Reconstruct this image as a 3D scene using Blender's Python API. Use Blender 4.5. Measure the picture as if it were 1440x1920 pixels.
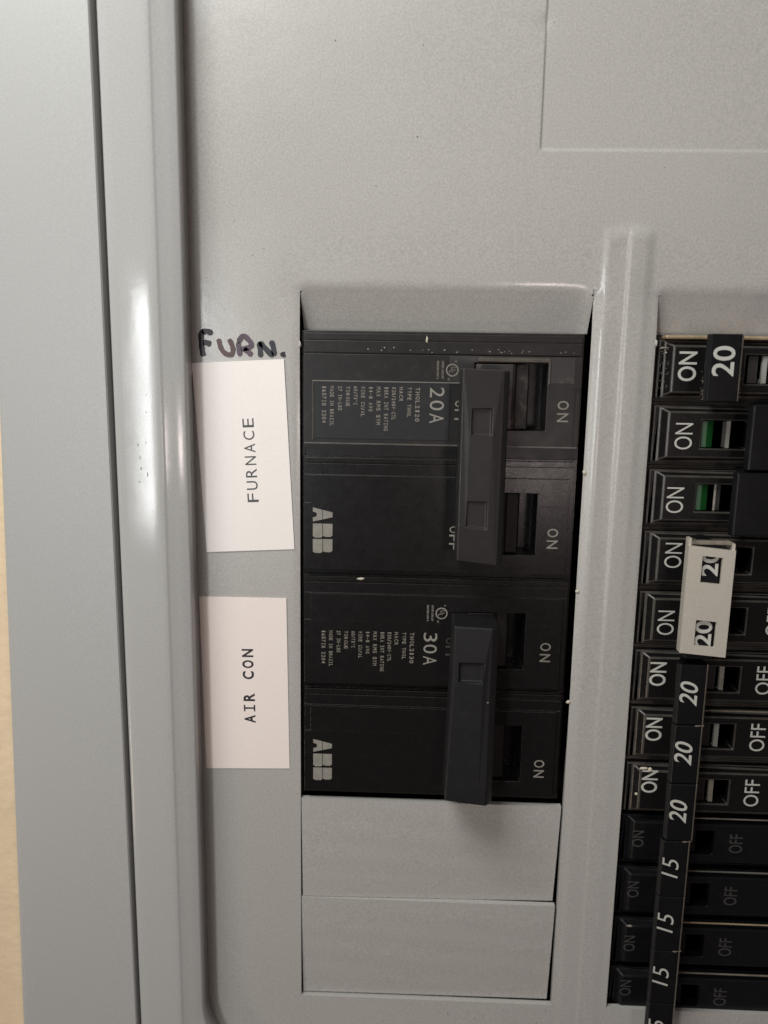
import bpy, bmesh, math, random
from mathutils import Vector, Matrix
random.seed(7)
S = 0.001                      # the script thinks in millimetres: u right, v up, w out of the panel
def T(u, v, w=0.0): return Vector((u*S, -w*S, v*S))
scene = bpy.context.scene
for o in list(bpy.data.objects): bpy.data.objects.remove(o)

# ---------------------------------------------------------------- camera
F, W_, H_ = 1441.0, 1440.0, 1920.0
r = Vector((1, .022, -.0315)); d = Vector((-135, 8240, F)).normalized()
r = (r - d*r.dot(d)).normalized(); n = r.cross(d)
O = Vector((0, 0, 163.0))
cam = bpy.data.cameras.new('camera'); cam_o = bpy.data.objects.new('camera', cam)
scene.collection.objects.link(cam_o)
cam.sensor_fit = 'VERTICAL'; cam.sensor_height = 6.0; cam.lens = F/H_*6.0
cam.clip_start = 0.005; cam.clip_end = 20
M = Matrix.Identity(4)
ax = Vector((r.x, n.x, -d.x)); ay = Vector((-r.y, -n.y, d.y)); az = Vector((-r.z, -n.z, d.z))
pos = T(-O.dot(r), O.dot(d), O.dot(n))
for i in range(3):
    M[i][0], M[i][1], M[i][2], M[i][3] = ax[i], ay[i], az[i], pos[i]
cam_o.matrix_world = M
cam.dof.use_dof = True; cam.dof.focus_distance = 0.161; cam.dof.aperture_fstop = 2.6
scene.camera = cam_o

# ---------------------------------------------------------------- light (indoors: lamps only)
world = bpy.data.worlds.new("World"); scene.world = world; world.use_nodes = True
bg = world.node_tree.nodes['Background']
bg.inputs[0].default_value = (1.0, 0.77, 0.73, 1); bg.inputs[1].default_value = 0.065
def lamp(name, p, target, sx, sy, power, col):
    l = bpy.data.lights.new(name, 'AREA'); l.shape = 'RECTANGLE'; l.size = sx*S; l.size_y = sy*S
    l.energy = power; l.color = col
    o = bpy.data.objects.new(name, l); scene.collection.objects.link(o)
    o.location = T(*p)
    dr = (T(*target) - T(*p)).normalized()
    o.rotation_euler = dr.to_track_quat('-Z', 'Y').to_euler()
    return o
lamp('overhead_lamp', (-125, 285, 195), (0, 70, 0), 170, 130, 1.24, (.98, 1.0, .975))
lamp('side_lamp', (-172, 2, 420), (-40, 15, 0), 38, 170, .43, (.96, .985, 1.0))
lamp('right_highlight_fill', (74, -8, 240), (40, 30, 0), 28, 26, 0.055, (1.0, .84, .80))  # unseen light added for the highlights on the tab bend and fold
lamp('wall_lamp', (-420, -300, 300), (-130, -150, 0), 100, 100, 0.30, (1.0, .80, .58))
scene.view_settings.view_transform = 'Standard'; scene.view_settings.look = 'None'
scene.view_settings.exposure = 0.0; scene.view_settings.gamma = 1.0

# ---------------------------------------------------------------- materials
def mat(name, col, rough=.5, bump=0, bscale=800, bdist=.05, var=0, vscale=60, metal=0, spec=.5, dust=None, fine=0, coat=0, rv=0):
    m = bpy.data.materials.new(name); m.use_nodes = True
    nt = m.node_tree; N = nt.nodes; L = nt.links; b = N['Principled BSDF']
    b.inputs['Base Color'].default_value = (*col, 1); b.inputs['Roughness'].default_value = rough
    b.inputs['Metallic'].default_value = metal; b.inputs['Specular IOR Level'].default_value = spec
    if coat: b.inputs['Coat Weight'].default_value = coat; b.inputs['Coat Roughness'].default_value = .12
    tc = N.new('ShaderNodeTexCoord')
    last = None
    def noise(sc, det=3, off=0):
        t = N.new('ShaderNodeTexNoise'); t.inputs['Scale'].default_value = sc; t.inputs['Detail'].default_value = det
        mp = N.new('ShaderNodeMapping'); mp.inputs['Location'].default_value = (off, off*.7, off*.3)
        L.new(tc.outputs['Object'], mp.inputs[0]); L.new(mp.outputs[0], t.inputs['Vector']); return t
    def mix(a, bcol, fac, mode='MIX'):
        x = N.new('ShaderNodeMix'); x.data_type = 'RGBA'; x.blend_type = mode
        if isinstance(a, tuple): x.inputs[6].default_value = (*a, 1)
        else: L.new(a, x.inputs[6])
        if isinstance(bcol, tuple): x.inputs[7].default_value = (*bcol, 1)
        else: L.new(bcol, x.inputs[7])
        if isinstance(fac, float): x.inputs[0].default_value = fac
        else: L.new(fac, x.inputs[0])
        return x.outputs[2]
    c = col
    if var:
        t = noise(vscale, 4)
        c = mix(tuple(k*(1-var) for k in col), tuple(min(1, k*(1+var)) for k in col), t.outputs[0])
    if fine:
        t = noise(2600, 2, 3.1)
        rp = N.new('ShaderNodeMapRange'); rp.inputs[1].default_value = .3; rp.inputs[2].default_value = .7
        L.new(t.outputs[0], rp.inputs[0])
        c = mix(c, tuple(min(1, k*(1+fine)) for k in col), rp.outputs[0])
    if dust:
        dcol, amt, dsc = dust
        t = noise(dsc, 8, 9.7)
        rp = N.new('ShaderNodeMapRange'); rp.inputs[1].default_value = .52; rp.inputs[2].default_value = .78
        rp.inputs[4].default_value = amt
        L.new(t.outputs[0], rp.inputs[0]); c = mix(c, dcol, rp.outputs[0])
        t2 = noise(dsc*.7, 5, 4.2)
        r2 = N.new('ShaderNodeMapRange'); r2.inputs[1].default_value = .3; r2.inputs[2].default_value = .7
        r2.inputs[3].default_value = rough*.93; r2.inputs[4].default_value = min(1, rough*1.1)
        L.new(t2.outputs[0], r2.inputs[0]); L.new(r2.outputs[0], b.inputs['Roughness'])
    if not isinstance(c, tuple): L.new(c, b.inputs['Base Color'])
    if rv:
        t2 = noise(38, 6, 6.6); r2 = N.new('ShaderNodeMapRange'); r2.inputs[1].default_value = .35; r2.inputs[2].default_value = .68
        r2.inputs[3].default_value = rough*(1-rv*.5); r2.inputs[4].default_value = rough*(1+rv)
        L.new(t2.outputs[0], r2.inputs[0]); L.new(r2.outputs[0], b.inputs['Roughness'])
    if bump:
        t = noise(bscale, 3, 1.3); bp = N.new('ShaderNodeBump')
        bp.inputs['Strength'].default_value = bump; bp.inputs['Distance'].default_value = bdist*S
        L.new(t.outputs[0], bp.inputs['Height']); L.new(bp.outputs[0], b.inputs['Normal'])
    return m
PAINT = (.40, .386, .362)
m_paint = mat('grey_enamel', PAINT, .24, bump=.4, bscale=420, bdist=.06, var=.06, vscale=35, fine=.24, rv=.5)
m_trim = mat('grey_enamel_trim', (.44, .435, .42), .135, rv=.45, bump=.3, bscale=260, bdist=.06, var=.03, vscale=25, fine=.12)
m_outer = mat('grey_enamel_outer', (.42, .418, .405), .42, bump=.3, bscale=260, bdist=.06, var=.03, vscale=25, fine=.12)
m_wall = mat('beige_wall_paint', (.80, .63, .43), .8, bump=.8, bscale=420, bdist=.3, var=.10, vscale=90)
m_dark = mat('box_interior', (.02, .02, .02), .7)
m_blk = mat('black_moulded_plastic', (.0075, .0068, .0068), .27, bump=.5, bscale=1500, bdist=.03, dust=((.03, .027, .025), .15, 600), spec=.36)
m_blkA = mat('black_plastic_grimy', (.012, .0108, .0104), .4, bump=.5, bscale=1500, bdist=.03, dust=((.05, .043, .038), .35, 500), spec=.4)
m_blk2 = mat('black_plastic_clean', (.0055, .0056, .0068), .34, bump=.4, bscale=1800, bdist=.02, dust=((.022, .021, .022), .2, 500), spec=.3)
m_blkdusty = mat('black_plastic_dusty', (.030, .027, .026), .42, bump=.5, bscale=1500, bdist=.04, dust=((.22, .18, .155), .75, 330))
m_tiew = mat('charcoal_worn_edge', (.032, .029, .027), .36, bump=.5, bscale=900, bdist=.05, var=.5, vscale=260)
m_tie2 = mat('charcoal_plastic_dark', (.0105, .0104, .0116), .48, bump=.7, bscale=2200, bdist=.03, dust=((.03, .028, .027), .2, 400), spec=.4)
m_tie = mat('charcoal_plastic', (.0155, .013, .0128), .45, bump=.7, bscale=2200, bdist=.03, dust=((.045, .04, .037), .2, 400), spec=.4)
m_lab = mat('black_rating_label', (.0065, .0072, .009), .46, bump=.2, bscale=1200, bdist=.02, dust=((.05, .045, .04), .2, 300))
m_print = mat('grey_print', (.27, .255, .22), .6, var=.25, vscale=900)
m_printdim = mat('worn_grey_print', (.23, .21, .175), .6, var=.4, vscale=1400)
m_white = mat('white_print', (.52, .515, .47), .55, var=.15, vscale=900)
m_faint = mat('faint_print', (.055, .054, .05), .6, var=.6, vscale=900)
m_green = mat('green_plastic', (.006, .062, .012), .4, var=.3, vscale=300)
m_ivory = mat('ivory_plastic', (.22, .22, .19), .45, var=.2, vscale=300)
m_clip = mat('tan_metal_clip', (.74, .69, .60), .24, bump=.4, bscale=700, bdist=.05, var=.08, vscale=200, metal=.4, fine=.1)
m_clipedge = mat('clip_bright_edge', (.72, .67, .58), .25, bump=.4, bscale=700, bdist=.05, metal=.3)
m_edge = mat('worn_edge_highlight', (.20, .175, .14), .4, bump=.6, bscale=900, bdist=.08, var=.7, vscale=500)  # toggle bevel highlights painted as a pale edge; also wear and specks
m_tan = mat('tan_edge', (.36, .27, .17), .45, bump=.6, bscale=700, bdist=.1, var=.4, vscale=500)
m_paper = mat('label_paper', (.93, .87, .825), .6, bump=.2, bscale=500, bdist=.03, var=.03, vscale=60, fine=.04)
m_paper2 = mat('label_paper_pink', (.90, .80, .74), .6, bump=.2, bscale=500, bdist=.03, var=.03, vscale=60, fine=.04)
m_ink = mat('printed_ink', (.02, .018, .03), .5)
m_inkg = mat('printed_ink_grey', (.075, .08, .085), .5)
m_mkF = mat('marker_black', (.012, .006, .012), .4, var=.2, vscale=300)
m_mkU = mat('marker_brown_faded_glare', (.085, .045, .04), .4, var=.5, vscale=300)  # faded ink, with the glare over it painted into the paler colour
m_mkR = mat('marker_violet_glare', (.085, .055, .075), .4, var=.5, vscale=300)  # paler violet carries the glare on the marker ink
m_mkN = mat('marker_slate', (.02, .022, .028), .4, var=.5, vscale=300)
m_wear_glint = mat('worn_plastic_edge_glint', (.052, .046, .040), .32, bump=.5, bscale=900, bdist=.05, var=.8, vscale=260)  # edge wear, lightened so that bevel highlights sit in its colour
m_dusty_wear_glint = mat('worn_dusty_edge_glint', (.085, .072, .062), .34, bump=.5, bscale=900, bdist=.05, var=.8, vscale=330)  # dusty wear together with edge highlights put in as lighter colour
m_speck = mat('paint_speck', (.55, .50, .40), .5)
m_scratch = mat('scratch', (.16, .15, .13), .5)

# ---------------------------------------------------------------- helpers
def thing(name, label, cat, loc=(0, 0, 0), group=None):
    o = bpy.data.objects.new(name, None); scene.collection.objects.link(o)
    o.location = T(*loc); o.empty_display_size = .01
    o['label'] = label; o['category'] = cat
    if group: o['group'] = group
    return o
def link(name, me, m, parent=None, bevel=0, seg=2, smooth=False, solid=0, label=None, ang=30, edge_mat=None):
    if m is not None:
        me.materials.clear(); me.materials.append(m)
    o = bpy.data.objects.new(name, me); scene.collection.objects.link(o)
    if parent: o.parent = parent
    if label: o['label'] = label
    if smooth:
        for p in me.polygons: p.use_smooth = True
    if solid:
        s = o.modifiers.new('s', 'SOLIDIFY'); s.thickness = solid*S; s.offset = -1
        e = o.modifiers.new('e', 'EDGE_SPLIT'); e.split_angle = math.radians(42); e.use_edge_sharp = False
    if bevel:
        b = o.modifiers.new('b', 'BEVEL'); b.width = bevel*S; b.segments = seg; b.limit_method = 'ANGLE'
        b.angle_limit = math.radians(ang)
        if edge_mat: me.materials.append(edge_mat); b.material = 1; b.use_clamp_overlap = True
    return o
def from_faces(name, verts, faces):
    me = bpy.data.meshes.new(name); me.from_pydata([T(*p) for p in verts], [], faces)
    bm = bmesh.new(); bm.from_mesh(me); bmesh.ops.remove_doubles(bm, verts=bm.verts, dist=1e-7)
    bmesh.ops.recalc_face_normals(bm, faces=bm.faces); bm.to_mesh(me); bm.free()
    return me
def relief(name, ub, vb, hf, base):
    """stepped block: cell heights hf(u,v) over sorted breaks; None = no cell"""
    ub = sorted(set(round(x, 4) for x in ub)); vb = sorted(set(round(x, 4) for x in vb))
    nu, nv = len(ub)-1, len(vb)-1
    Hh = [[hf((ub[i]+ub[i+1])/2, (vb[j]+vb[j+1])/2) for j in range(nv)] for i in range(nu)]
    def h(i, j):
        if 0 <= i < nu and 0 <= j < nv and Hh[i][j] is not None: return Hh[i][j]
        return base
    verts, idx, faces = [], {}, []
    def V(i, j, w):
        k = (i, j, round(w, 4))
        if k not in idx: idx[k] = len(verts); verts.append(T(ub[i], vb[j], w))
        return idx[k]
    def col(i, j): return sorted({round(h(i-1, j-1), 4), round(h(i, j-1), 4), round(h(i-1, j), 4), round(h(i, j), 4)})
    for i in range(nu):
        for j in range(nv):
            if Hh[i][j] is None: continue
            w = Hh[i][j]; faces.append([V(i, j, w), V(i+1, j, w), V(i+1, j+1, w), V(i, j+1, w)])
            faces.append([V(i, j+1, base), V(i+1, j+1, base), V(i+1, j, base), V(i, j, base)])
    def wall(a, b, wa, wb):
        lo, hi = min(wa, wb), max(wa, wb)
        if hi-lo < 1e-4: return
        A = [x for x in col(*a) if lo-1e-5 <= x <= hi+1e-5]; B = [x for x in col(*b) if lo-1e-5 <= x <= hi+1e-5]
        f = [V(*a, x) for x in A] + [V(*b, x) for x in reversed(B)]
        faces.append(f)
    for i in range(nu+1):
        for j in range(nv): wall((i, j), (i, j+1), h(i-1, j), h(i, j))
    for j in range(nv+1):
        for i in range(nu): wall((i, j), (i+1, j), h(i, j-1), h(i, j))
    me = bpy.data.meshes.new(name); me.from_pydata(verts, [], faces)
    bm = bmesh.new(); bm.from_mesh(me)
    bmesh.ops.recalc_face_normals(bm, faces=bm.faces)
    bmesh.ops.dissolve_limit(bm, angle_limit=.01, verts=bm.verts, edges=bm.edges)
    bm.to_mesh(me); bm.free()
    return me
def prism(name, prof, v0, v1, taper=0):
    """profile [(u,w)] extruded along v"""
    k = len(prof); vs = [(u, v0, w) for u, w in prof] + [(u, v1, w) for u, w in prof]
    fs = [[i, (i+1) % k, k+(i+1) % k, k+i] for i in range(k)] + [list(range(k)), list(range(k, 2*k))]
    return from_faces(name, vs, fs)
def prism_u(name, prof, u0, u1):
    """profile [(v,w)] extruded along u"""
    k = len(prof); vs = [(u0, v, w) for v, w in prof] + [(u1, v, w) for v, w in prof]
    fs = [[i, (i+1) % k, k+(i+1) % k, k+i] for i in range(k)] + [list(range(k)), list(range(k, 2*k))]
    return from_faces(name, vs, fs)
def join(name, meshes):
    bm = bmesh.new()
    for m in meshes: bm.from_mesh(m)
    me = bpy.data.meshes.new(name); bm.to_mesh(me); bm.free(); return me
_tc = {}
def glyphs(s, bold=0.0, shear=0.0, space=1.0):
    """flat text mesh, returned as (verts2d, faces) normalised to its bounding box"""
    k = (s, bold, shear, space)
    if k not in _tc:
        c = bpy.data.curves.new('t', 'FONT'); c.body = s; c.offset = bold; c.shear = shear; c.space_character = space
        c.resolution_u = 4; c.fill_mode = 'FRONT' if hasattr(c, 'fill_mode') else c.fill_mode
        o = bpy.data.objects.new('t', c); scene.collection.objects.link(o)
        bpy.context.view_layer.update()
        dg = bpy.context.evaluated_depsgraph_get()
        me = bpy.data.meshes.new_from_object(o.evaluated_get(dg))
        vs = [(v.co.x, v.co.y) for v in me.vertices]; fs = [list(p.vertices) for p in me.polygons]
        bpy.data.objects.remove(o); bpy.data.meshes.remove(me)
        x0 = min(v[0] for v in vs); x1 = max(v[0] for v in vs); y0 = min(v[1] for v in vs); y1 = max(v[1] for v in vs)
        _tc[k] = ([((x-x0)/(x1-x0), (y-y0)/(y1-y0)) for x, y in vs], fs, (x1-x0)/(y1-y0))
    return _tc[k]
def flat(pieces, cu, cv, w, direc, tilt=0):
    """pieces: [(verts (x,y) mm centred frame, faces)]; direc 'up' reads bottom-to-top, 'down' top-to-bottom, 'right' level"""
    V, Fc = [], []
    ct, st = math.cos(math.radians(tilt)), math.sin(math.radians(tilt))
    for vs, fs in pieces:
        o = len(V)
        for x, y in vs:
            if direc == 'up': a, b = -y, x
            elif direc == 'down': a, b = y, -x
            else: a, b = x, y
            V.append(T(cu + a*ct - b*st, cv + a*st + b*ct, w))
        Fc += [[o+i for i in f] for f in fs]
    me = bpy.data.meshes.new('lettering'); me.from_pydata(V, [], Fc)
    bm = bmesh.new(); bm.from_mesh(me); bm.normal_update()
    flip = [f for f in bm.faces if f.normal.y > 0]
    bmesh.ops.reverse_faces(bm, faces=flip)
    r_ = bmesh.ops.extrude_face_region(bm, geom=bm.faces[:])     # a print film 0.02 mm thick
    bm.to_mesh(me); bm.free()
    me2 = bpy.data.meshes.new('lettering'); me2.from_pydata(V, [], Fc)
    bpy.data.meshes.remove(me)
    return me2
def word(s, L, h, cx=0, cy=0, **k):
    vs, fs, _ = glyphs(s, **k)
    return ([(cx+(x-.5)*L, cy+(y-.5)*h) for x, y in vs], fs)
def text(name, s, cu, cv, w, L, h, direc, m, parent, tilt=0, **k):
    return link(name, flat([word(s, L, h, **k)], cu, cv, w, direc, tilt), m, parent)
def mono(s, L, h, wd, bold):
    k = len(s); pcs = []; st = (L-wd)/(k-1); x = -L/2+wd/2
    for ch in s:
        if ch == 'I':
            b_ = h*.13
            for (x0, y0, x1, y1) in ((-.42*wd, -h/2, .42*wd, -h/2+b_), (-.42*wd, h/2-b_, .42*wd, h/2), (-b_*.55, -h/2+b_, b_*.55, h/2-b_)):
                pcs.append(([(x+x0, y0), (x+x1, y0), (x+x1, y1), (x+x0, y1)], [[0, 1, 2, 3]]))
        elif ch in '-~': pcs.append(word(ch, wd*.8, h*.14, x, 0, bold=bold))
        elif ch == '1': pcs.append(word(ch, wd*.55, h, x, 0, bold=bold))
        elif ch == '°': pcs.append(word(ch, wd*.5, h*.4, x, h*.3, bold=bold))
        elif ch != ' ': pcs.append(word(ch, wd, h, x, 0, bold=bold))
        x += st
    return pcs
def ribbon(pts, wd):
    """rounded stroke along a polyline, (verts, faces)"""
    P = []
    # smooth (Catmull-Rom)
    q = [pts[0]] + list(pts) + [pts[-1]]
    for i in range(1, len(q)-2):
        for t in [x/6 for x in range(6)]:
            p0, p1, p2, p3 = q[i-1], q[i], q[i+1], q[i+2]
            P.append(tuple(.5*((2*p1[c]) + (-p0[c]+p2[c])*t + (2*p0[c]-5*p1[c]+4*p2[c]-p3[c])*t*t + (-p0[c]+3*p1[c]-3*p2[c]+p3[c])*t**3) for c in (0, 1)))
    P.append(tuple(pts[-1][:2]))
    V, Fc = [], []
    k = len(P)
    for i, (x, y) in enumerate(P):
        a, b = P[max(0, i-1)], P[min(k-1, i+1)]
        dx, dy = b[0]-a[0], b[1]-a[1]; l = math.hypot(dx, dy) or 1
        e = min(i, k-1-i); wq = wd/2*(1+.08*math.sin(i*.9))*(1 if e > 1 else (.72 if e == 1 else .35))
        V += [(x-dy/l*wq, y+dx/l*wq), (x+dy/l*wq, y-dx/l*wq)]
    for i in range(k-1): Fc.append([2*i, 2*i+1, 2*i+3, 2*i+2])
    return (V, Fc)
def blob(rx, ry, nn=10, jit=.3):
    vs = [(rx*(1+random.uniform(-jit, jit))*math.cos(a), ry*(1+random.uniform(-jit, jit))*math.sin(a)) for a in [2*math.pi*i/nn for i in range(nn)]]
    return (vs, [list(range(nn))])
def sm(x): x = max(0., min(1., x)); return x*x*(3-2*x)
def speck(parent, u, v, w, rx, ry, m=None, name='paint_speck'):
    vs, fs = blob(rx, ry); nn = len(vs)
    V = [(u+x, v+y, w) for x, y in vs] + [(u+x*.5, v+y*.5, w+min(rx, ry)*.6) for x, y in vs]
    F_ = [[i, (i+1) % nn, nn+(i+1) % nn, nn+i] for i in range(nn)] + [[nn+i for i in range(nn)]]
    return link(name, from_faces(name, V, F_), m or m_speck, parent, smooth=True)

# ---------------------------------------------------------------- wall
def quadring(name, o, i, w):
    (a0, b0, a1, b1), (c0, d0, c1, d1) = o, i
    v = [(a0, b0, w), (a1, b0, w), (a1, b1, w), (a0, b1, w), (c0, d0, w), (c1, d0, w), (c1, d1, w), (c0, d1, w)]
    return from_faces(name, v, [[0, 1, 5, 4], [1, 2, 6, 5], [2, 3, 7, 6], [3, 0, 4, 7]])
wl = link('wall', quadring('wall', (-900, -900, 1000, 900), (-66, -160, 175, 262), 2.0), m_wall); wl['kind'] = 'structure'

# ---------------------------------------------------------------- electrical panel
panel = thing('electrical_panel', 'grey enamelled breaker panel with a raised door frame and a plain dead front', 'electrical panel')
# openings in the dead front
LO = (-17.9, 41.5, -117.7, 45.2)       # left opening u0 u1 v0 v1(top of bent tab)
RO = (54.4, 112.5, -117.7, 45.2)
def dent(u, v, R, tab=False):
    """the sheet sinks gently towards each opening's bent tab"""
    u0, u1, v0, v1 = R
    if not (u0-9 < u < u1+6 and v1-14 < v < v1+19): return 0.0
    fe = sm((u-u0+9)/12)*sm((u1+6-u)/8)
    if v > v1: return -fe*.55*((v1+19-v)/19)**2.2
    return -fe*.55*(1 if tab else sm(1-(v1-v)/9))
def roll(u, v, R):
    """bend of the tab, with a rounded right-hand corner"""
    u0, u1, v0, v1 = R
    c = max(0., (u-(u1-4.5))/4.5)**2.6*2.3 + max(0., ((u0+3)-u)/3)**2.6*1.0
    t = v1+2.6-c-v
    if t <= 0: return 0.0
    return -(.5*t*t/2.6*.40 if t < 2.6 else .52+(t-2.6)*.40)
def plate_w(u, v):
    w = 0.0
    # pressed fold between the two breaker columns: dips right of the left rim, then a small step up
    A = (sm((v+48)/60)*.85 + .15)*(1 - sm((v-54)/5))
    if A > 0 and 41 < u < 56:
        if u < 47.25: p = -.28*sm((u-42.6)/4.6)
        elif u < 48.15: p = -.28 + .50*sm((u-47.25)/.9)
        else: p = .22*(1-sm((u-48.15)/4.5))
        w += A*p
    if 41 < u < 54: w += .42*sm((u-42.2)/1.8)*sm((53.4-u)/2.6)*(1-sm((v-55.5)/3.2))*(.25+.75*sm((v+60)/80))
    if 50 < v < 62: w += .22*math.exp(-((v-57)/1.5)**2)*sm(1-abs(u-48.3)/4.5)
    for R in (LO, RO):
        u0, u1, v0, v1 = R
        w += dent(u, v, R)
        if v0 < v < v1+2:       # rolled rims of the opening
            for e, sgn in ((u1, 1), (u0, -1)):
                dd = (u-e)*sgn
                if 0 <= dd < 1.8 and v > -66: w -= .55*(1-dd/1.8)**2*sm((v+70)/60)*(1 if sgn > 0 else .5)*sm((v1+1.5-v)/2)
        if v >= v1-.01 and u0-.01 <= u <= u1+.01: w += roll(u, v, R)*sm((u-u0+.05)/.5)*sm((u1+.25-u)/.6)
    # shallow pressed rectangle, upper right
    w -= .30*sm((u-29.1)/.5)*sm((v-72.0)/.7)
    w -= .22*math.exp(-(((u-29.2)/.6)**2+((v-95)/1.6)**2))
    # gentle oil-canning of the sheet
    w += .10*math.sin(u*.045+.6)*math.cos(v*.031+.4)
    return w
def lines(a, b, step, dense):
    L = [a + (b-a)*i/int((b-a)/step) for i in range(int((b-a)/step)+1)]
    for c, rad, st in dense:
        L = [x for x in L if not (c-rad-.01 < x < c+rad+.01)]
        k = int(2*rad/st); L += [c-rad+2*rad*i/k for i in range(k+1)]
    return sorted(L)
FU = (-46.0, 156.0, -142.0, 246.0)
ul = lines(FU[0], FU[1], 3.0, [(29.3, .6, .15), (48, 6.0, .15)])
for e in (LO[0], LO[1], RO[0], RO[1]): ul = [x for x in ul if abs(x-e) > 1.95] + [e-1.8, e-1.5, e-1.2, e-.9, e-.6, e-.3, e, e+.3, e+.6, e+.9, e+1.2, e+1.5, e+1.8]
ul = [x for x in ul if abs(x-(LO[0]+.45)) > .05 and abs(x-(LO[1]-.6)) > .05]
ul += [LO[0]+.45, LO[1]-.6, RO[0]+.45, RO[1]-.6]
ul = sorted(set(round(x, 3) for x in ul))
vl = lines(FU[2], FU[3], 4.0, [(72.3, .8, .2), (56, 5, .4), (95, 2, .5)])
TB = 37.6
vl = [x for x in vl if not (36 < x < 49.5)] + [TB, 38.5, 39.5, 40.5, 41.5, 42.2, 42.9, 43.6, 44.2, 44.7, 45.2] + [45.2+.325*i for i in range(1, 9)] + [48.6]
vl = [x for x in vl if abs(x+117.7) > .6] + [-117.7]
vl = sorted(set(round(x, 3) for x in vl))
def plate_mesh():
    V, idx, Fc = [], {}, []
    def vert(i, j, tag):
        u, v = ul[i], vl[j]
        k = (i, j, tag)
        if k not in idx:
            if tag is None: w = plate_w(u, v)
            else:
                # the tab narrows and bends inwards towards its lower edge
                u0, u1, v0, v1 = tag
                w = roll(u, v, tag) + dent(u, v, tag, True); q = (v1-v)/8.
                if u <= u0+.5: u = u0 + .03 + .5*q
                elif u >= u1-.65: u = u1 - .03 - .3*q
            idx[k] = len(V); V.append(T(u, v, w))
        return idx[k]
    for i in range(len(ul)-1):
        for j in range(len(vl)-1):
            uc, vc = (ul[i]+ul[i+1])/2, (vl[j]+vl[j+1])/2; tag = None; skip = False
            for R in (LO, RO):
                u0, u1, v0, v1 = R
                if u0 < uc < u1 and v0 < vc < v1:
                    if vc < TB: skip = True
                    elif uc < u0+.45 or uc > u1-.6: skip = True
                    else: tag = R
            if skip: continue
            q = []
            for (a, b) in ((i, j), (i+1, j), (i+1, j+1), (i, j+1)):
                tg = tag
                if tag and vl[b] >= tag[3]-.01: tg = None
                q.append(vert(a, b, tg))
            Fc.append(q)
    me = bpy.data.meshes.new('dead_front'); me.from_pydata(V, [], Fc)
    bm = bmesh.new(); bm.from_mesh(me); bm.normal_update()
    bmesh.ops.reverse_faces(bm, faces=[f for f in bm.faces if f.normal.y > 0]); bm.to_mesh(me); bm.free()
    return me
link('dead_front', plate_mesh(), m_paint, panel, smooth=True, solid=1.3)
# two knock-out plates still closed under the left breakers, each hinged at its top and pushed in a little
def knockout(v1, v0, dl, dr, uu0, uu1):
    V, Fc, nx, ny = [], [], 24, 14
    for j in range(ny+1):
        for i in range(nx+1):
            fu, fv = i/nx, j/ny
            u = uu0 + (uu1-uu0)*fu; v = v1 + (v0-v1)*fv
            w = -.06 - (dl+(dr-dl)*fu)*(fv**1.25) + .05*math.sin(fu*5+v)*math.sin(fv*3)
            if i == 0: u += .1+.25*fv
            if i == nx: u += .5-.35*fv
            V.append(T(u, v, w))
    for j in range(ny):
        for i in range(nx):
            a = j*(nx+1)+i; Fc.append([a, a+nx+1, a+nx+2, a+1])
    me = bpy.data.meshes.new('knockout_plate'); me.from_pydata(V, [], Fc)
    return link('knockout_plate', me, m_paint, panel, smooth=True, solid=1.3)
knockout(-66.6, -91.45, .25, 1.7, LO[0]+.05, LO[1]-.95)
knockout(-91.6, -117.35, .9, 1.5, LO[0]+.05, LO[1]-1.0)
# the upright left of the opening carries on behind them (black inside of the box)
link('box_interior', relief('box', [-47, 157], [-143, 247], lambda u, v: -14.0, -16.0), m_dark, panel)

def roundrect(off, rad0=20, seg=14):
    u0, u1, v0, v1 = -39.8-off, 150+off, -136-off, 240+off
    R = rad0-off*.9; P = []
    for (cx, cy, a0) in ((u0+R, v1-R, 90), (u0+R, v0+R, 180), (u1-R, v0+R, 270), (u1-R, v1-R, 0)):
        for i in range(seg+1):
            a = math.radians(a0+90*i/seg); P.append((cx+R*math.cos(a), cy+R*math.sin(a)))
    return P
def densify(P, step=18.):
    Q = []
    for i, p in enumerate(P):
        q = P[(i+1) % len(P)]; l = math.hypot(q[0]-p[0], q[1]-p[1]); k = max(1, int(l/step))
        Q += [(p[0]+(q[0]-p[0])*t/k, p[1]+(q[1]-p[1])*t/k) for t in range(k)]
    return Q
def sweep(name, prof, m):
    rings = []
    for off, w in prof: rings.append([(p[0], p[1], w) for p in densify(roundrect(off), 1e9)])
    k = len(rings[0]); V = [p for rg in rings for p in rg]; Fc = []
    for a in range(len(prof)-1):
        for i in range(k): Fc.append([a*k+i, a*k+(i+1) % k, (a+1)*k+(i+1) % k, (a+1)*k+i])
    me = bpy.data.meshes.new(name); me.from_pydata([T(*p) for p in V], [], Fc)
    bm = bmesh.new(); bm.from_mesh(me); bmesh.ops.recalc_face_normals(bm, faces=bm.faces)
    if sum(f.normal.y*f.calc_area() for f in bm.faces) > 0: bmesh.ops.reverse_faces(bm, faces=bm.faces[:])
    for f in bm.faces: f.smooth = True
    bm.to_mesh(me); bm.free()
    return link(name, me, m, panel)
prof = [(1.2, -.2), (.3, .4), (0.0, 5.2), (.04, 5.9), (.2, 6.2), (.5, 6.4), (2.3, 7.0), (4.0, 7.55), (4.35, 7.72), (4.55, 7.88), (4.75, 7.96),
        (5.6, 8.05), (7.2, 8.09), (8.0, 8.10), (10, 8.11), (12, 8.10), (13.5, 8.06), (13.9, 7.95), (14.2, 7.6), (14.35, 7.0), (14.4, -1)]
sweep('door_frame', prof, m_trim)
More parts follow.
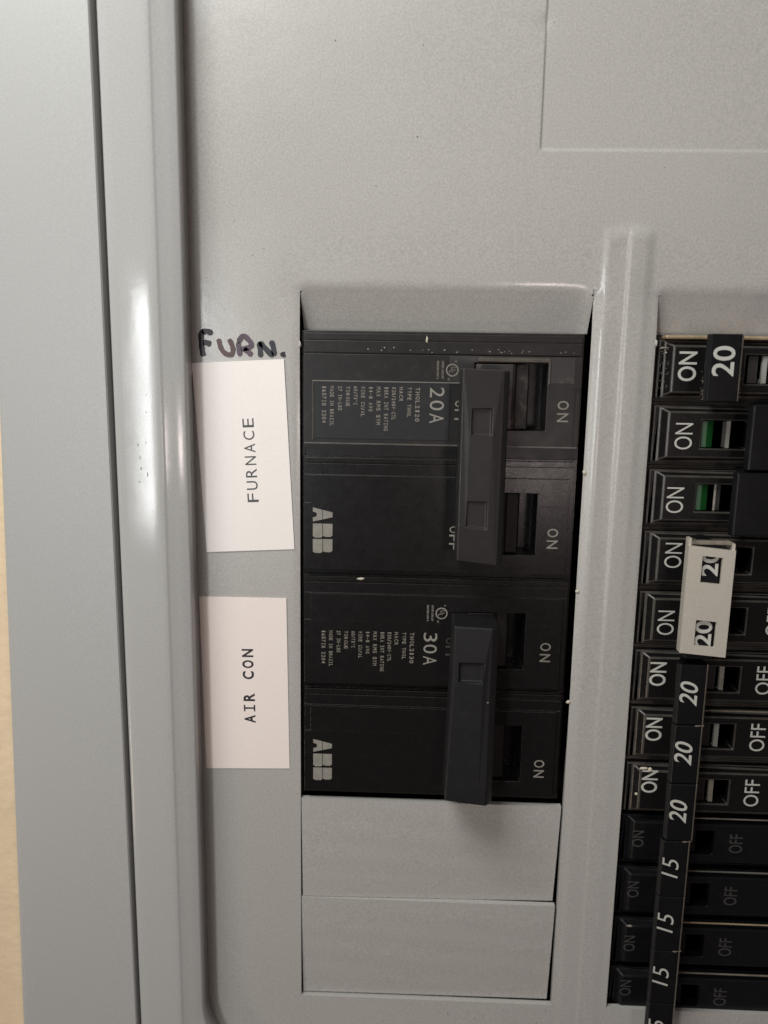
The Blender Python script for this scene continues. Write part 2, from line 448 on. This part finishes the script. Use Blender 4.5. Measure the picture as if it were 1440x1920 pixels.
# flat outer trim with its slightly skewed outer edge
def outer_trim():
    inn = [(-55.45, 262), (-54.8, -151), (166, -151), (166, 262)]
    out = [(-69.6, 275), (-83.3, -166), (186, -166), (186, 275)]
    V, Fc = [], []
    rings = [(inn, 2.1, 0), (inn, 7.9, 0), (inn, 8.2, .25), (out, 8.0, 1.0), (out, 7.6, .2), (out, 2.05, 0)]
    for P, w, ins in rings:
        for (u, v) in P:
            du = -1 if u < 0 else 1; dv = -1 if v < 0 else 1
            s_ = 1 if P is inn else -1
            V.append((u+du*ins*s_, v+dv*ins*s_, w))
    for a in range(len(rings)-1):
        for i in range(4): Fc.append([a*4+i, a*4+(i+1) % 4, (a+1)*4+(i+1) % 4, (a+1)*4+i])
    return from_faces('outer_trim', V, Fc)
link('outer_trim', outer_trim(), m_outer, panel)
link('gap_liner', relief('gap', [-70, -41, 151, 185], [-165, -134, 241, 274], lambda u, v: (-1.2 if not (-41 < u < 151 and -134 < v < 241) else None), -3), m_dark, panel)
# scuffs on the frame and chips of paint at the edges of the opening
for (u, v, rx, ry) in ((-50.6, 11.5, .10, .45), (-50.5, 9.2, .12, .35), (-50.9, 14.0, .09, .3), (-49.2, 8.0, .08, .5), (-50.9, 6.5, .12, .14), (-49.0, 20.5, .09, .2), (-48.9, 24, .08, .25), (-48.5, 0.5, .1, .1), (-49.3, 14.5, .06, .3)):
    speck(panel, u+1.6, v, 8.12, rx, ry, m_scratch, 'scratch')
for (u, v) in ((41.75, 9.2), (41.3, -41.6), (41.8, -16.4)): speck(panel, u, v, -.2, .5, .45, m_speck, 'paint_chip')
for (u, v) in ((54.5, 35.8), (-17.9, 34.5)): speck(panel, u, v, -.15, .3, .6, m_paint, 'paint_chip')

for k in range(22):
    speck(panel, random.uniform(-35, 54), random.choice((random.uniform(50, 96), random.uniform(-130, -118))), .05, random.uniform(.06, .13), random.uniform(.06, .16), m_scratch, 'dust_speck')
# handwriting on the dead front, in marker
def hw(strokes, m, wd):
    pcs = []
    for st in strokes:
        pts = [(-39.9+(x/1440*200-0)*.1111, 39.35-(y/7.2)*.1065) for x, y in st]
        pcs.append(ribbon(pts, wd))
    return link('marker_letter', flat(pcs, 0, 0, .115, 'right'), m, panel)
hw([[(150, 175), (115, 200), (110, 300), (120, 420), (135, 510)], [(120, 180), (200, 170), (262, 205)], [(130, 320), (190, 325), (240, 350)]], m_mkF, 1.15)
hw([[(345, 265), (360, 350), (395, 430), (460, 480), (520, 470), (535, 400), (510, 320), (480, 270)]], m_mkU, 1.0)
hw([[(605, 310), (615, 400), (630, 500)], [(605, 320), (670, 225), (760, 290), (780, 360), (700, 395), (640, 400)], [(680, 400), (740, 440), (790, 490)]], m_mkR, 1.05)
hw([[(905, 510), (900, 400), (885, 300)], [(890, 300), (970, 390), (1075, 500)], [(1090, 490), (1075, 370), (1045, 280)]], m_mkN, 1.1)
hw([[(1195, 435), (1205, 470), (1200, 500)]], m_mkF, 1.05)

# ---------------------------------------------------------------- two-pole breakers, left column
def pole(parent, voff, kind, dusty):
    """kind: A = label pole, B = logo pole; local v: 0 at the pole's top edge, going to -25.8"""
    s0, s1 = (6.0, 19.7) if dusty else (6.9, 20.2)
    su0, su1 = 18.0, 33.0 if dusty else 32.2
    if kind == 'A2': s0, s1, su1 = 7.2, 20.0, 31.0
    if kind == 'B2': s0, s1, su1 = 7.2, 20.6, 31.4
    def hf(u, v):
        t = -v
        if u < -17.0: return -1.6
        if u > 39.7: return -2.2
        if dusty:
            if t < .5: return -1.3
            if t < 1.7: return -.5
            if t < 2.0: return -.9
            if t < 4.3: return -.35
            if t < 4.7: return -1.2
            if t > 23.2: return -1.9 if t > 24.0 else -1.3
        else:
            if t < .35: return -1.6
            if t < 1.2: return -.7
            if t < 1.55: return -1.1
            if t < 3.9: return -.45
            if t > 24.2: return -2.0
        if su0 < u < su1 and s0 < t < s1: return -7.5
        if dusty and u > su1 and t < 10.9: return .42
        if u > 38.6: return -.3
        if not dusty and t > 9.9: return .27
        if u < -15.6: return -.3
        return .35
    ub = [-17.7, -17.0, -15.6, su0, su1, 38.6, 39.7, 40.5]
    vb = [0, -25.75] + [-x for x in ((.5, 1.7, 2.0, 4.3, 4.7, 10.9, 23.2, 24.0) if dusty else (.35, 1.2, 1.55, 3.9, 9.9, 24.2))] + [-s0, -s1]
    me = relief('pole_housing', ub, vb, hf, -30)
    o = link('pole_housing', me, m_blkA if dusty else m_blk, parent, bevel=.18, seg=2, edge_mat=m_dusty_wear_glint if dusty else m_wear_glint); o.location = T(0, voff, 0)
    o['label'] = 'black pole housing with a rectangular toggle slot'
    # rocker barrel inside the slot
    top = -s0-.25; bot = -s1+.25; q = su1-3.6
    pr = [(su0+.3, -7), (su0+.3, .2), (q-3.6, .5), (q-3.0, .25), (q-2.7, -.5), (q-.2, -1.0), (q+.1, -1.6), (q+.2, -7)]
    ro = link('rocker', prism('rocker', pr, top, bot), m_tie if not dusty else m_blkdusty, parent, bevel=.15); ro.location = T(0, voff, 0)
    return o
def tie(parent, v1, v0, holes, mt=None):
    ub = [15.0, 23.0] + [x for hq in holes for x in hq[:2]]
    vb = [v1, v0] + [x for hq in holes for x in hq[2:4]]
    def hf(u, v):
        for (a, b, c, d_, dep) in holes:
            if a < u < b and c < v < d_: return 10.2-dep
        return 10.2
    V = []
    me = relief('handle_tie', ub, vb, hf, .8)
    bm = bmesh.new(); bm.from_mesh(me)
    for x in bm.verts:               # lean of the toggle: sides rake, long right edge chamfered
        w = -x.co.y/S; u = x.co.x/S; f = (w-.8)/9.4
        if u > 22.9: u += 1.35*(1-sm((w-8.2)/2.0)) if w < 10 else 0.0
        else: u += .0
        x.co.x = u*S
        if w > 9.9: x.co.y = -(w + .35*math.sin((x.co.z/S-v0)/(v1-v0)*math.pi))*S
    bm.to_mesh(me); bm.free()
    me.update()
    ch = prism('ch', [(22.95, .8), (24.3, .8), (24.25, 8.3), (23.9, 8.9), (22.95, 10.15)], v0+.02, v1-.02)
    for q in (me, ch):           # ends are cut slightly askew
        for x in q.vertices:
            if mt and x.co.x/S < 18 and x.co.z/S < (v0+v1)/2-10: x.co.x -= .9*S
            if x.co.z/S < (v0+v1)/2-10: x.co.z -= (x.co.x/S-15)*.11*S
            elif x.co.z/S > (v0+v1)/2+14: x.co.z -= (x.co.x/S-15)*.03*S
    o = link('handle_tie', join('handle_tie', [me, ch]), mt or m_tie, parent, bevel=.38, seg=4, edge_mat=m_tiew if mt is None else None)
    return o
ABB_A = [[(0, 0), (.155, .48), (.845, .48), (1, 0), (.70, 0), (.655, .14), (.58, .20), (.42, .20), (.345, .14), (.30, 0)],
         [(.165, .51), (.33, 1), (.67, 1), (.835, .51)]]
ABB_B = [[(0, 0), (0, .485), (.93, .485), (1, .38), (1, .12), (.9, 0)], [(0, .515), (0, 1), (.82, 1), (.93, .9), (.93, .64), (.86, .515)]]
def logo(parent, cu, cv, w, L=9.9, h=4.2):
    pcs = []; lw = L*.31; xs = (-L/2, -L/2+L*.352, -L/2+L*.69)
    for k, (x0, G) in enumerate(zip(xs, (ABB_A, ABB_B, ABB_B))):
        for poly in G:
            pcs.append(([(x0+x*lw, (y-.5)*h) for x, y in poly], [list(range(len(poly)))]))
    return link('maker_logo', flat(pcs, cu, cv, w, 'down'), m_print, parent)
def ringp(cx, cy, r0, r1, k=28):
    V = []; Fc = []
    for i in range(k):
        a = 2*math.pi*i/k; V += [(cx+r0*math.cos(a), cy+r0*math.sin(a)), (cx+r1*math.cos(a), cy+r1*math.sin(a))]
    for i in range(k): j = (i+1) % k; Fc.append([2*i, 2*i+1, 2*j+1, 2*j])
    return (V, Fc)
def cert(parent, cu, cv, w, m):
    pcs = [ringp(0, 1.2, 1.05, 1.3), word('U', .62, .95, -.35, 1.42), word('L', .5, .95, .38, 1.0),
           word('c', .35, .4, -1.75, 1.9), word('us', .55, .4, 1.85, .5),
           word('LISTED CIRCUIT', 3.6, .42, 0, -.75, bold=.02), word('BREAKER UNIT 8', 3.6, .42, 0, -1.75, bold=.02)]
    return link('certification_mark', flat(pcs, cu, cv, w, 'down'), m, parent)
def rating(parent, amps, model, v0, m, m2, w):
    """label text, read from the right; v0 = top line of the text block"""
    rows = [(model, 7.2, .95, 7.6), ('TYPE THQL', 6.3, .85, 5.9), ('HACR', 3.0, .85, 4.2), ('120/240V~CTL', 6.9, .85, 2.7), ('10KA INT RATING', 9.3, .9, 1.15),
            ('MAX RMS SYM', 8.0, .9, -.45), ('14-8 AWG', 5.2, .85, -2.05), ('WIRE CU/AL', 6.3, .85, -3.65), ('60/75°C', 3.9, .85, -5.2), ('TORQUE', 4.2, .85, -6.8),
            ('27 IN-LBS', 5.1, .85, -8.4), ('MADE IN BRAZIL', 8.4, .85, -10.1), ('1657IB 2204', 7.8, .9, -11.7)]
    for s, L, h, u in rows:
        L *= .97
        link('rating_text', flat(mono(s, L, h*.95, L/len(s)*.78, .02), u-1.05, v0-L/2, w, 'down'), m2, parent)
    link('ampere_rating', flat(mono(amps, 7.3, 2.95, 2.0, .0), 10.55, v0+.15-3.75, w, 'down'), m, parent)

GL = 'two-pole breakers in the left column'
P = 25.8
# upper: 20 A, dusty upper pole
b1 = thing('circuit_breaker', 'black two-pole 20A breaker at the top of the left column, beside the FURNACE label', 'circuit breaker', (0, 37.4, 0), GL)
pole(b1, 0, 'A', True); pole(b1, -P, 'B', False)
lb = link('rating_label', relief('rating_label', [-14.9, 13.2], [-22.0, -10.3], lambda u, v: .47, .30), m_lab, b1, bevel=.05)
link('label_border', relief('label_border', [-15.2, 17.6], [-10.3, -10.05], lambda u, v: .55, .3), m_scratch, b1, bevel=.05)
link('label_border', relief('label_border', [-15.2, -14.95], [-22.3, -10.3], lambda u, v: .52, .3), m_dusty_wear_glint, b1, bevel=.05)
link('housing_rim', relief('rim', [-17.0, 39.7], [-23.2, -22.85], lambda u, v: .42, .2), m_dusty_wear_glint, b1, bevel=.08)
rating(b1, '20A', 'THQL2120', -11.2, m_print, m_printdim, .50)
cert(b1, 12.3, -7.6, .47, m_printdim)
link('off_lettering', flat(mono('OFF', 5.0, 2.3, 1.4, -.002), 15.4, -16.2, .39, 'down'), m_printdim, b1)
link('on_lettering', flat(mono('ON', 4.3, 2.3, 1.8, .008), 36.4, -15.6, .39, 'down'), m_printdim, b1)
link('off_lettering', flat(mono('OFF', 5.0, 1.9, 1.4, -.002), 14.9, -42.6, .39, 'down'), m_print, b1)
link('on_lettering', flat(mono('ON', 4.3, 2.3, 1.8, .008), 35.7, -42.3, .39, 'down'), m_print, b1)
logo(b1, -13.0, -41.6, .39)
tie(b1, -7.3, -45.2, [(17.1, 20.9, -20.0, -14.9, .55), (16.7, 20.6, -38.0, -33.2, .35)])
link('upper_face', relief('d', [12.9, 18.0, 33.0, 38.4], [-10.0, -5.98, -4.75], lambda u, v: None if 18 < u < 33 and v < -6 else .44, .2), m_blkdusty, b1, bevel=.08)
link('slot_lip', prism_u('sl', [(-4.95, .4), (-5.95, -.1), (-5.95, .40), (-5.7, .66), (-5.2, .62)], 18.7, 33.3), m_dusty_wear_glint, b1, bevel=.08)  # chamfer highlight above the slot, put in as a lighter strip
link('slot_lip', prism('sl', [(33.05, .3), (33.1, .62), (33.4, .66), (33.7, .3)], -10.2, -5.5), m_dusty_wear_glint, b1, bevel=.06)
speck(b1, 8.2, -1.6, -.4, .25, .75)
for i in range(26):
    uu = random.uniform(-6, 39); speck(b1, uu, -3.6+random.uniform(-.5, .4), -.35, random.uniform(.06, .16), random.uniform(.05, .11))
# lower: 30 A
b2 = thing('circuit_breaker', 'black two-pole 30A breaker in the left column, beside the AIR CON label', 'circuit breaker', (0, 37.4-2*P, 0), GL)
pole(b2, 0, 'A2', False); pole(b2, -P, 'B2', False)
rating(b2, '30A', 'THQL2130', -12.2, m_print, m_printdim, .39)
cert(b2, 11.6, -7.7, .39, m_print)
link('off_lettering', flat(mono('OFF', 5.0, 2.2, 1.4, -.002), 15.0, -15.7, .39, 'down'), m_faint, b2)
link('on_lettering', flat(mono('ON', 4.3, 2.3, 1.8, .008), 35.5, -15.9, .39, 'down'), m_printdim, b2)
link('on_lettering', flat(mono('ON', 4.2, 2.3, 1.8, .008), 35.5, -43.1, .39, 'down'), m_print, b2)
logo(b2, -12.9, -42.6, .39)
tie(b2, -7.3, -46.0, [(16.4, 21.2, -19.2, -15.2, .5)], m_tie2)
speck(b2, -4.8, -.7, -.6, .75, .35); speck(b2, 22.4, -23.5, 10.3, .25, .15, m_edge)

# ---------------------------------------------------------------- slim breakers, right column
GR = 'slim single-pole breakers in the right column'
PR, VT = 13.2, 37.3
def slim(i, kind):
    """local v: 0 at the breaker's middle"""
    h = PR/2
    dark = kind == 'low'
    dz = -1.2 if dark else 0
    s_u = {'top': (72.5, 82.0), 'trip': (64.9, 74.0)}.get(kind, (70.5, 77.6))
    if dark: s_u = (69.5, 76.0)
    s_v = (-2.7, 3.0)
    def hf(u, v):
        if abs(v) > h-.75: return -3.0+dz
        if u < 55.4: return -2.4+dz
        if abs(v) > h-1.9 or u < 58.0: return -1.2+dz
        if s_u[0] < u < s_u[1] and s_v[0] < v < s_v[1]: return -6
        return .3+dz
    me = relief('slim_housing', [54.6, 55.4, 58.0, s_u[0], s_u[1], 111, 112.3], [-h, -h+.75, -h+1.9, s_v[0], s_v[1], h-1.9, h-.75, h], hf, -30)
    bm = bmesh.new(); bm.from_mesh(me)
    for x in bm.verts:               # sloping shoulders round the raised face
        u, v, w = x.co.x/S, x.co.z/S, -x.co.y/S
        if abs(w-(-1.2+dz)) < .01 and 57.9 < u < 111.1 and abs(abs(v)-(h-1.9)) < .01: v += .75*(1 if v > 0 else -1)
        if abs(w-(-1.2+dz)) < .01 and abs(u-58.0) < .01 and abs(v) < h-.8: u -= 1.3
        x.co = T(u, v, w)
    bm.to_mesh(me); bm.free()
    return me
hs = {k: slim(0, k) for k in ('top', 'trip', 'mid', 'low')}
on_me = {}
def handle(u0, u1, v0, v1, w1, lean=0):
    pr = [(u0+4.6, -6), (u0+3.9, .5), (u0, w1-1.4), (u0+.35, w1), (u1-.45, w1), (u1, w1-.5), (u1+.1+lean, .5), (u1+.1+lean, -6)]
    return prism('toggle', pr, v0, v1)
H_me = handle(61.2, 67.3, -6.52, 6.52, 9.0)
Hl_me = handle(60.8, 66.9, -6.56, 6.56, 9.0)
desc = ['topmost slim black breaker of the right column, wide handle marked 20, tan upper edge',
        'slim breaker second from top, with the sharper green flag and a bright ivory stripe',
        'slim breaker third from top, green flag just above the tan clip',
        'slim breaker whose handle sits in the upper window of the tan clip',
        'slim breaker whose handle sits in the lower window of the tan clip',
        'slim breaker marked 20 directly below the tan clip',
        'middle slim breaker of the three marked 20 below the tan clip',
        'slim breaker marked 20 with white paint drips around its ON lettering',
        'slim dark breaker marked 15, uppermost of the 15 breakers',
        'slim dark breaker marked 15, second of the 15 breakers',
        'slim dark breaker marked 15, third of the 15 breakers',
        'lowest slim dark breaker, only the 5 of its number in the picture']
onu = [60.9, 61.3, 60.6, 61.2, 60.8, 60.0, 60.1, 60.1, 59.0, 58.8, 58.9, 58.8]
offu = {4: 83.6, 5: 82.7, 6: 82.7, 7: 82.7, 8: 81.0, 9: 81.0, 10: 81.0, 11: 81.0}
def copy_child(src, parent, loc=None):
    c = src.copy(); scene.collection.objects.link(c); c.parent = parent
    if loc is not None: c.location = loc
    return c
proto = {}
def child(key, parent, make):
    if key in proto: return copy_child(proto[key], parent)
    proto[key] = make(); return proto[key]
slims = []
for i in range(12):
    kind = 'top' if i == 0 else 'trip' if i in (1, 2) else 'mid' if i < 8 else 'low'
    t = thing('slim_breaker', desc[i], 'circuit breaker', (0, VT-PR*(i+.5), 0), GR); slims.append(t)
    dz = -1.2 if kind == 'low' else 0; fz = .3+dz+.035
    mm = m_blk if i < 8 else m_blk2
    child('h'+kind, t, lambda: link('housing', hs[kind], mm, t, bevel=.32, seg=3, edge_mat=m_wear_glint if i < 8 else None))
    # ON lettering
    mo = m_white if i in (0,) else m_white if i < 8 else m_faint
    bold = .012 if i in (0, 5, 6, 7) else -.004
    L, hh = (5.9, 3.7) if i == 0 else (5.4, 3.6)
    if kind == 'low': L, hh = 4.0, 2.6
    voff = {0: .6, 1: -.3, 2: -.4, 3: 1.0, 4: -.6, 5: 1.0, 6: 1.4, 7: 2.2, 8: .6, 9: 1.0, 10: .2, 11: 1.6}[i]
    o = child(('on', i == 0, kind, bold), t, lambda: link('on_lettering', flat([word('ON', L, hh, bold=bold)], 0, 0, 0, 'up'), mo, t))
    o.location = T(onu[i], voff, fz)
    if i in offu:
        o = child(('off', kind), t, lambda: link('off_lettering', flat([word('OFF', 6.4 if kind != 'low' else 4.6, 3.3 if kind != 'low' else 3.0, bold=.0)], 0, 0, 0, 'up'), m_white if i < 8 else m_faint, t))
        o.location = T(offu[i], .2, fz)
    # toggle handle and its number
    if kind == 'trip':
        link('toggle', handle(71.2 if i == 1 else 69.4, 80, -6.3, 6.5, 8.0), m_blk2, t, bevel=.35, seg=3)
        link('trip_flag', prism('trip_flag', [(65.0, -5), (65.0, -.9), (66.2, -.5), (67.7, -1.0), (67.9, -5)], -2.6, 2.9), m_green, t, bevel=.15)
        link('rocker', prism('rocker', [(68.0, -5), (68.0, -1.6), (70.4, -1.0), (71.0, -5)], -2.6, 2.9), m_tie, t, bevel=.15)
        if i == 1: link('stripe', prism('stripe', [(70.2, -5), (70.2, -.6), (70.9, -.4), (71.0, -5)], -2.6, 2.9), m_ivory, t)
        else: link('stripe', prism('stripe', [(69.0, -5), (69.0, -1.1), (69.4, -.95), (69.5, -5)], -2.6, 2.9), m_edge, t)
    else:
        if i == 0: link('toggle', handle(61.6, 68.2, -6.2, 6.6, 9.0, 1.2), m_blk2, t, bevel=.25, seg=3)
        elif i in (3, 4): child('clip_toggle', t, lambda: link('toggle', handle(61.9, 67.6, -5.2, 5.4, 9.6), m_blk2, t, bevel=.2))
        else: child('tog'+kind, t, lambda: link('toggle', H_me if kind == 'mid' else Hl_me, m_blk2, t, bevel=.24, seg=3))
        # bevel highlight along the toggle's long edge, painted as a paler strip
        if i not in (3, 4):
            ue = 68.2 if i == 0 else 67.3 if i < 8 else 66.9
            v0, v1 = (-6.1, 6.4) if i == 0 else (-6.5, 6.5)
            child('edge'+str(ue), t, lambda: link('toggle_edge_highlight', prism('edge', [(ue-.32, 8.0), (ue-.38, 9.02), (ue+.02, 8.62), (ue+.16, 8.0)], v0, v1), m_edge, t, bevel=.1))
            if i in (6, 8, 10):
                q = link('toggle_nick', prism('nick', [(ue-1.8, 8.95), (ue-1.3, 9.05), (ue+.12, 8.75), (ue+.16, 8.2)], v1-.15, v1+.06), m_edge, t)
        nw = 9.0 if i not in (3, 4) else 9.6
        s = '20' if i < 8 else '15'
        lean = 0.0 if i in (0, 3, 4) else .28
        if i == 0: a, L, hh, bo = (64.6, 1.5), 5.7, 4.2, .012
        elif i in (3, 4): a, L, hh, bo = ((65.3, 1.7) if i == 3 else (65.2, .3)), 5.3, 3.4, .022
        else: a, L, hh, bo = (63.6 if i < 8 else 63.0, 0.3), (5.4 if i < 8 else 4.9), (3.7 if i < 8 else 3.5), (.010 if i < 8 else -.006)
        o = child(('num', s, hh, i == 3, i == 4), t, lambda: link('number', flat([word(s, L, hh, bold=bo, shear=lean)], 0, 0, 0, 'up'), m_white, t))
        o.location = T(a[0], a[1], nw+.03)
        # bar in the slot, its reflected light painted in as paler material
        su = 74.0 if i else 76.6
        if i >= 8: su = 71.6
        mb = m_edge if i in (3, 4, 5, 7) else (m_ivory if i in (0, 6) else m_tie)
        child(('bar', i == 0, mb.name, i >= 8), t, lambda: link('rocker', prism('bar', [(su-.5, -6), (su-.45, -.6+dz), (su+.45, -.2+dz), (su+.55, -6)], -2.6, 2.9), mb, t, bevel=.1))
        child(('bar2', i == 0, i >= 8), t, lambda: link('rocker', prism('bar', [(su-3.2, -6), (su-3.1, -.9+dz), (su-1.2, -.7+dz), (su-1.0, -6)], -2.6, 2.9), m_tie, t, bevel=.1, label='dark inner part of the toggle'))
# extras
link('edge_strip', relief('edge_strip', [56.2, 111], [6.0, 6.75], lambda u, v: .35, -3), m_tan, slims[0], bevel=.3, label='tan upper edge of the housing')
speck(slims[0], 56.2, 4.2, -.3, .9, .25, m_edge); speck(slims[0], 56.6, 3.3, -.3, .2, .15)
for k in range(30): speck(slims[0], random.uniform(55.6, 57.4), random.uniform(-4, 4.5), -.4, .08, .1, m_edge, 'dust_speck')
for k in range(40): speck(slims[0], random.choice((61.4, 68.3))+random.uniform(-.25, .25), random.uniform(-6, 0), 8.3 if k % 2 else 7.6, .06, .1, m_edge, 'dust_speck')
speck(slims[7], 58.6, 5.3, .35, .9, .4); speck(slims[7], 57.4, -.9, .35, .4, .35)
speck(slims[7], 60.0, 5.0, .35, .5, .6)
speck(slims[10], 58.6, 4.9, -.7, .7, .3, m_printdim)
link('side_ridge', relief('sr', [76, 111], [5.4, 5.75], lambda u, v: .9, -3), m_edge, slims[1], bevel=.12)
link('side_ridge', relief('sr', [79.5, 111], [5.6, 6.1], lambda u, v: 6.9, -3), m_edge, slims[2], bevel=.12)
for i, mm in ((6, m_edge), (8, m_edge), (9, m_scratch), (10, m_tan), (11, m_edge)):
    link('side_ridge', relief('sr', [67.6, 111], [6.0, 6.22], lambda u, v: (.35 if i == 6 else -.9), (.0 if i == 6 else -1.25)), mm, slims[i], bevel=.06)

# ---------------------------------------------------------------- clip over two handles
clip = thing('handle_clip', 'tan metal clip with two windows showing 20, joining two slim breaker handles', 'clip', (65.5, -14.2, 0))
def clip_mesh():
    holes = [(-2.1, 1.9, 3.1, 8.5), (-2.2, 1.9, -10.0, -4.7)]
    def hf(u, v):
        for a, b, c, d_ in holes:
            if a < u < b and c < v < d_: return None
        return 10.45
    ub = [-4.9, 4.3]+[x for q in holes for x in q[:2]]; vb = [-11.9, 10.3]+[x for q in holes for x in q[2:]]
    top = relief('c', ub, vb, hf, 9.9)
    l = prism('c', [(-4.9, 9.95), (-4.3, 9.95), (-4.3, 8.3), (-4.8, 8.2)], -11.9, 11.6)
    rr = prism('c', [(4.3, 9.95), (3.7, 9.95), (3.7, 7.6), (4.35, 7.6)], -11.9, 11.6)
    me = join('clip', [top, l, rr])
    bm = bmesh.new(); bm.from_mesh(me)
    bmesh.ops.remove_doubles(bm, verts=bm.verts, dist=2e-5)
    for x in bm.verts:
        u, v, w = x.co.x/S, x.co.z/S, -x.co.y/S
        u -= .10*(1-v/11.7)*(.4) ; v -= (u+.3)*.085
        if v > 9: v += .35*math.sin(u*1.3)*.6
        x.co = T(u, v, w)
    bm.to_mesh(me); bm.free(); return me
link('clip_body', clip_mesh(), m_clip, clip, bevel=.38, seg=3, edge_mat=m_clipedge)
link('clip_lining', prism('cl', [(-4.2, 9.8), (3.6, 9.8), (3.6, 8.3), (-4.2, 8.3)], 10.7, 11.5), m_edge, clip, bevel=.2)

# ---------------------------------------------------------------- paper labels
def paper(name, label, quad, m, curl):
    t = thing(name, label, 'label', (sum(q[0] for q in quad)/4, sum(q[1] for q in quad)/4, 0), 'paper labels stuck on the dead front')
    cu, cv = sum(q[0] for q in quad)/4, sum(q[1] for q in quad)/4
    V, Fc, nx, ny = [], [], 12, 22
    for j in range(ny+1):
        for i in range(nx+1):
            a, b = i/nx, j/ny
            u = (quad[0][0]*(1-a)+quad[1][0]*a)*(1-b)+(quad[3][0]*(1-a)+quad[2][0]*a)*b
            v = (quad[0][1]*(1-a)+quad[1][1]*a)*(1-b)+(quad[3][1]*(1-a)+quad[2][1]*a)*b
            e = min(a, 1-a, b, 1-b)
            w = .14 + curl*((1-a)**4*(1-b)**3*1.0 + a**5*.35*(1-b)) + (.03*math.exp(-((a-.38)/.03)**2)*sm((b-.4)*4) if curl > .3 else 0)
            V.append(T(u-cu, v-cv, w))
    for j in range(ny):
        for i in range(nx):
            k = j*(nx+1)+i; Fc.append([k, k+nx+1, k+nx+2, k+1])
    me = bpy.data.meshes.new('paper'); me.from_pydata(V, [], Fc)
    link('paper', me, m, t, smooth=True, solid=.09)
    return t, cu, cv
p1, c1, c2 = paper('furnace_label', 'white paper label reading FURNACE, beside the upper two-pole breaker', [(-40.2, 30.4), (-21.1, 31.5), (-19.1, -8.5), (-38.1, -9.6)], m_paper, .35)
p2, d1, d2 = paper('air_con_label', 'pinkish paper label reading AIR CON, beside the lower two-pole breaker', [(-40.0, -19.5), (-20.9, -19.4), (-20.4, -59.3), (-39.4, -59.9)], m_paper2, .12)
link('lettering', flat(mono('FURNACE', 17.7, 2.35, 1.85, .0), -28.3-c1, 10.4-c2, .175, 'up', 3.0), m_inkg, p1)
link('lettering', flat(mono('AIR CON', 17.3, 2.55, 1.85, .028), -29.4-d1, -39.9-d2, .165, 'up', 1.2), m_ink, p2)

scene.render.engine = 'CYCLES'
